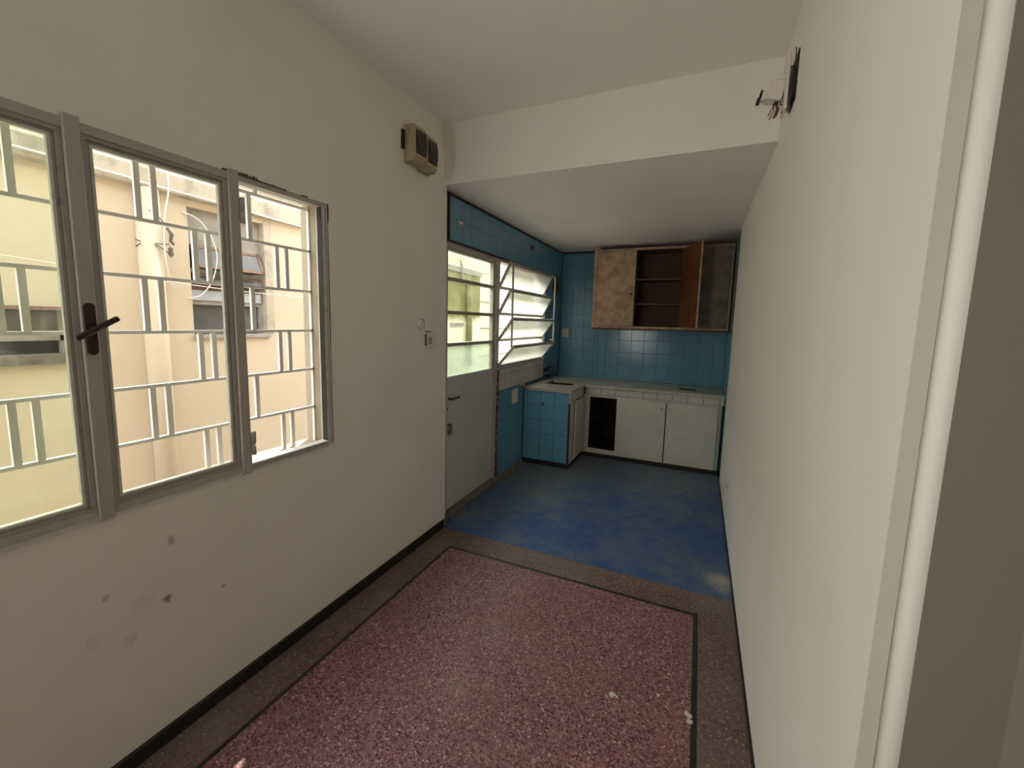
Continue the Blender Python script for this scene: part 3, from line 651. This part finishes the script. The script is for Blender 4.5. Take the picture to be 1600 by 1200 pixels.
# ------------------------------------------------------------------ outside: house across the alley
nb = thing('neighbouring_house', 'pale yellow rendered house across the alley with stained ledge', 'building', (XN, 3, -.1))
RW = (1.752, 2.290, 1.362, 2.205); LW = (.05, 1.118, 1.245, 1.520)
m = MB()
for a, b, c, d in rects(-4, 10, -.1, 2.8, [RW, LW, (3.2, 20, 2.5, 9)]): m.box(XN-.14, XN, a, b, c, d)
m.box(XN-1.2, XN-.14, -4, 10, -.1, 2.45).box(XN-2.6, XN-.3, 5.2, 9, 2.45, 7.6)  # tall roof block, unseen, added to keep sun off the kitchen floor
m.build('outer_wall', 'exterior', nb)
m = MB(); m.prism([(XN, 2.245), (XN+.045, 2.255), (XN+.05, 2.36), (XN, 2.395)], 1, -4, 10); m.build('ledge', 'band', nb)
m = MB(); n = 12
m.prism([(XN, 1.458)]+[(XN+.065*math.sin(math.pi*k/n), 1.525-.067*math.cos(math.pi*k/n)) for k in range(1, n)]+[(XN, 1.592)], 2, -.1, 2.25)
pp = m.build('drain_pipe', 'exterior', nb)
for f in pp.data.polygons: f.use_smooth = len(f.vertices) == 4
# tall window with tilted panes
m = MB(); xo = XN-.075
m.box(xo, xo+.03, RW[0], RW[0]+.022, RW[2], RW[3]).box(xo, xo+.03, RW[1]-.03, RW[1], RW[2], RW[3])
for z in (1.985, 1.80, 1.585): m.box(xo, xo+.035, RW[0]+.022, RW[1]-.03, z-.014, z+.014)
wR = m.build('window', 'greybox', nb)
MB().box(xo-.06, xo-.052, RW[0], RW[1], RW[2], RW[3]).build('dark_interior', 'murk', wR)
MB().box(xo+.004, xo+.03, RW[0]+.022, RW[1]-.03, 2.0, RW[3]).build('shutter_panel', 'greybox', wR)
for zt, h_, ang in ((1.968, .165, 24), (1.782, .09, 30)):
    T = Matrix.Translation((xo+.035, 0, zt)) @ Matrix.Rotation(math.radians(-ang), 4, 'Y')
    f = MB(); a, b = RW[0]+.026, RW[1]-.02
    f.box(-.006, .006, a, a+.018, -h_, 0, mat=T).box(-.006, .006, b-.022, b, -h_, 0, mat=T).box(-.006, .006, a, b, -h_, -h_+.022, mat=T).box(-.006, .006, a, b, -.02, 0, mat=T)
    f.build('tilted_sash', 'brickband', wR)
    MB().box(-.002, .002, a, b, -h_, 0, mat=T).build('pane', 'glass_dirty', wR)
MB().box(xo+.010, xo+.045, RW[0]+.01, RW[1]-.02, 1.600, 1.668).build('metal_panel', 'bluepanel', wR)
MB().box(xo+.006, xo+.03, RW[0]+.022, RW[1]-.03, 1.668, 1.70).build('rail', 'brickband', wR)
MB().box(xo+.008, xo+.012, RW[0]+.022, RW[1]-.03, 1.385, 1.571).build('pane', 'glass_dirty', wR)
MB().box(XN-.14, XN+.02, RW[0]-.005, RW[1]+.02, RW[2]-.022, RW[2]+.004).build('window_sill', 'greybox', wR)
MB().box(XN-.13, XN+.008, RW[1]-.002, RW[1]+.06, RW[2]+.01, RW[3]+.02).build('window_jamb', 'band', wR)
# low wide window
m = MB(); m.box(xo, xo+.03, LW[0], LW[1], 1.345, 1.395).box(xo, xo+.03, LW[1]-.02, LW[1], LW[2], LW[3])
wL = m.build('window', 'greybox', nb)
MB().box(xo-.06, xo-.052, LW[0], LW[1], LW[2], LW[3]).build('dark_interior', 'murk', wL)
MB().box(xo+.008, xo+.012, LW[0], LW[1], 1.395, 1.50).build('pane', 'glass_dirty', wL)
MB().box(XN-.14, XN+.025, LW[0], LW[1]+.02, LW[2]-.02, LW[2]+.03).build('window_sill', 'concrete', wL)
MB().box(XN-.02, XN+.01, LW[0], LW[1]+.005, 1.505, 1.525).build('lintel', 'brickband', wL)
MB().box(XN-.0005, XN+.012, 1.16, 1.255, 1.44, 1.515).build('meter_plate', 'greybox', nb)
S(box('ground_alley', 'ground', XN, -.165, -4, 10, -.2, -.1))
S(box('ground_yard', 'ground', -9, 9, -10, 14, -.4, -.2))
# cables along that wall
def cable(name, pts, r, mat, label, n=6):
    out = []
    P = [Vector(p) for p in pts]
    for i in range(len(P)-1):
        a, b, c, d = P[max(i-1, 0)], P[i], P[i+1], P[min(i+2, len(P)-1)]
        for k in range(n):
            t = k/n; out.append(.5*((2*b)+(c-a)*t+(2*a-5*b+4*c-d)*t*t+(3*b-a-3*c+d)*t**3))
    out.append(P[-1])
    return MB().tube(out, r, 6).build(name, mat, None, label=label, cat='cable')
xw = XN+.060
cable('wall_cable', [(xw, -3.9, 2.32), (xw, .94, 2.283), (xw, 1.45, 2.268), (xw, 1.95, 2.262), (xw, 2.7, 2.24), (xw, 5, 2.24), (xw, 9.8, 2.25)], .006, 'cable_w', 'straight white cable running along the stained ledge of the house')
xw = XN+.075
cable('hanging_cable', [(xw-.01, 1.585, 2.60), (xw, 1.60, 2.45), (xw+.005, 1.615, 2.29), (xw+.005, 1.585, 2.12), (xw, 1.572, 1.99), (xw, 1.572, 1.85), (xw-.03, 1.60, 1.74), (XN+.02, 1.64, 1.66)], .0045, 'cable_w', 'white cable hanging down beside the drainpipe of the house')
xw = XN+.03
cable('loop_cable', [(XN+.004, 1.72, 2.16), (xw, 1.80, 2.13), (xw, 1.87, 2.05), (xw, 1.905, 1.96), (xw, 1.91, 1.87), (xw, 1.87, 1.73), (xw, 1.79, 1.63), (XN+.006, 1.72, 1.61)], .004, 'cable_w', 'white cable looping across the tall dirty window of the house')
cable('clothes_line', [(XN+.012, -.5, 1.88), (XN+.10, .9, 1.755), (XN+.10, 1.57, 1.70), (XN+.1, 2.1, 1.672), (XN+.10, 2.7, 1.668), (XN+.012, 4, 1.70)], .003, 'cable_w', 'thin white line strung across the alley wall at mid-window height')
wb = thing('wire_bundle', 'dark wire bundle and clip hooked on the drainpipe of the house', 'wire', (XN+.07, 1.6, 1.85))
MB().tube([(XN+.075, 1.59, 2.03), (XN+.08, 1.612, 1.99), (XN+.078, 1.605, 1.95), (XN+.08, 1.622, 1.93)], [.008, .012, .010, .006], 6).box(XN+.065, XN+.085, 1.594, 1.612, 1.86, 1.91, bev=.002).tube([(XN+.075, 1.60, 1.92), (XN+.08, 1.615, 1.87), (XN+.075, 1.605, 1.85), (XN+.07, 1.592, 1.87)], .003, 6).build('clip', 'cable_d', wb)
MB().tube([(XN+.07, 1.60, 1.93), (XN+.072, 1.54, 1.925), (XN+.03, 1.465, 1.915), (XN+.004, 1.455, 1.90)], .003, 6).build('strand', 'cable_d', wb)
MB().tube([(XN+.07, 1.605, 1.87), (XN+.072, 1.54, 1.91), (XN+.03, 1.465, 1.93), (XN+.004, 1.455, 1.94)], .003, 6).build('strand', 'cable_d', wb)
MB().tube([(XN+.078, 1.59, 2.04), (XN+.075, 1.53, 2.10), (XN+.04, 1.475, 2.14)], .003, 6).build('strand', 'cable_d', wb)
# mossy pier and lines beyond the kitchen door
mp = thing('mossy_pier', 'green mossy concrete pier with grey cap beyond the door glass', 'pier', (-1.35, 4.9, -.1))
XM = -1.25
MB().box(XN+.06, XM, 4.2, 5.40, -.1, 2.12).build('pier_body', 'moss', mp)
m = MB(); m.prism([(4.18, 2.12), (5.42, 2.12), (5.42, 2.165), (5.1, 2.18), (4.7, 2.19), (4.18, 2.19)], 0, XN+.062, XM+.015); m.build('cap', 'moss_cap', mp)
MB().tube([(XM+.04, 5.03, .9), (XM+.04, 5.03, 1.5), (XM+.04, 5.0, 2.05)], .04, 10).build('mossy_pipe', 'greenpipe', mp)
MB().tube([(XM+.02, 4.86, 2.0), (XM+.02, 4.85, 2.2), (XM+.02, 4.81, 2.27)], [.020, .018, .012], 8).build('stub_pipe', 'moss_cap', mp)
MB().box(XM-.005, XM+.02, 4.60, 4.92, 1.44, 1.475).build('stained_ledge', 'moss_cap', mp)
for z, l in ((1.801, 'uppermost'), (1.392, 'middle'), (.960, 'lowest')):
    cable('thin_cable', [(XN+.013, 3.4, z+.02), (XN+.022, 5.2, z+.004), (XN+.022, 6.2, z), (XN+.022, 7.4, z-.004), (XN+.013, 9.6, z-.01)], .008, 'cable_d', l+' of three thin dark cables along the wall behind the mossy pier')
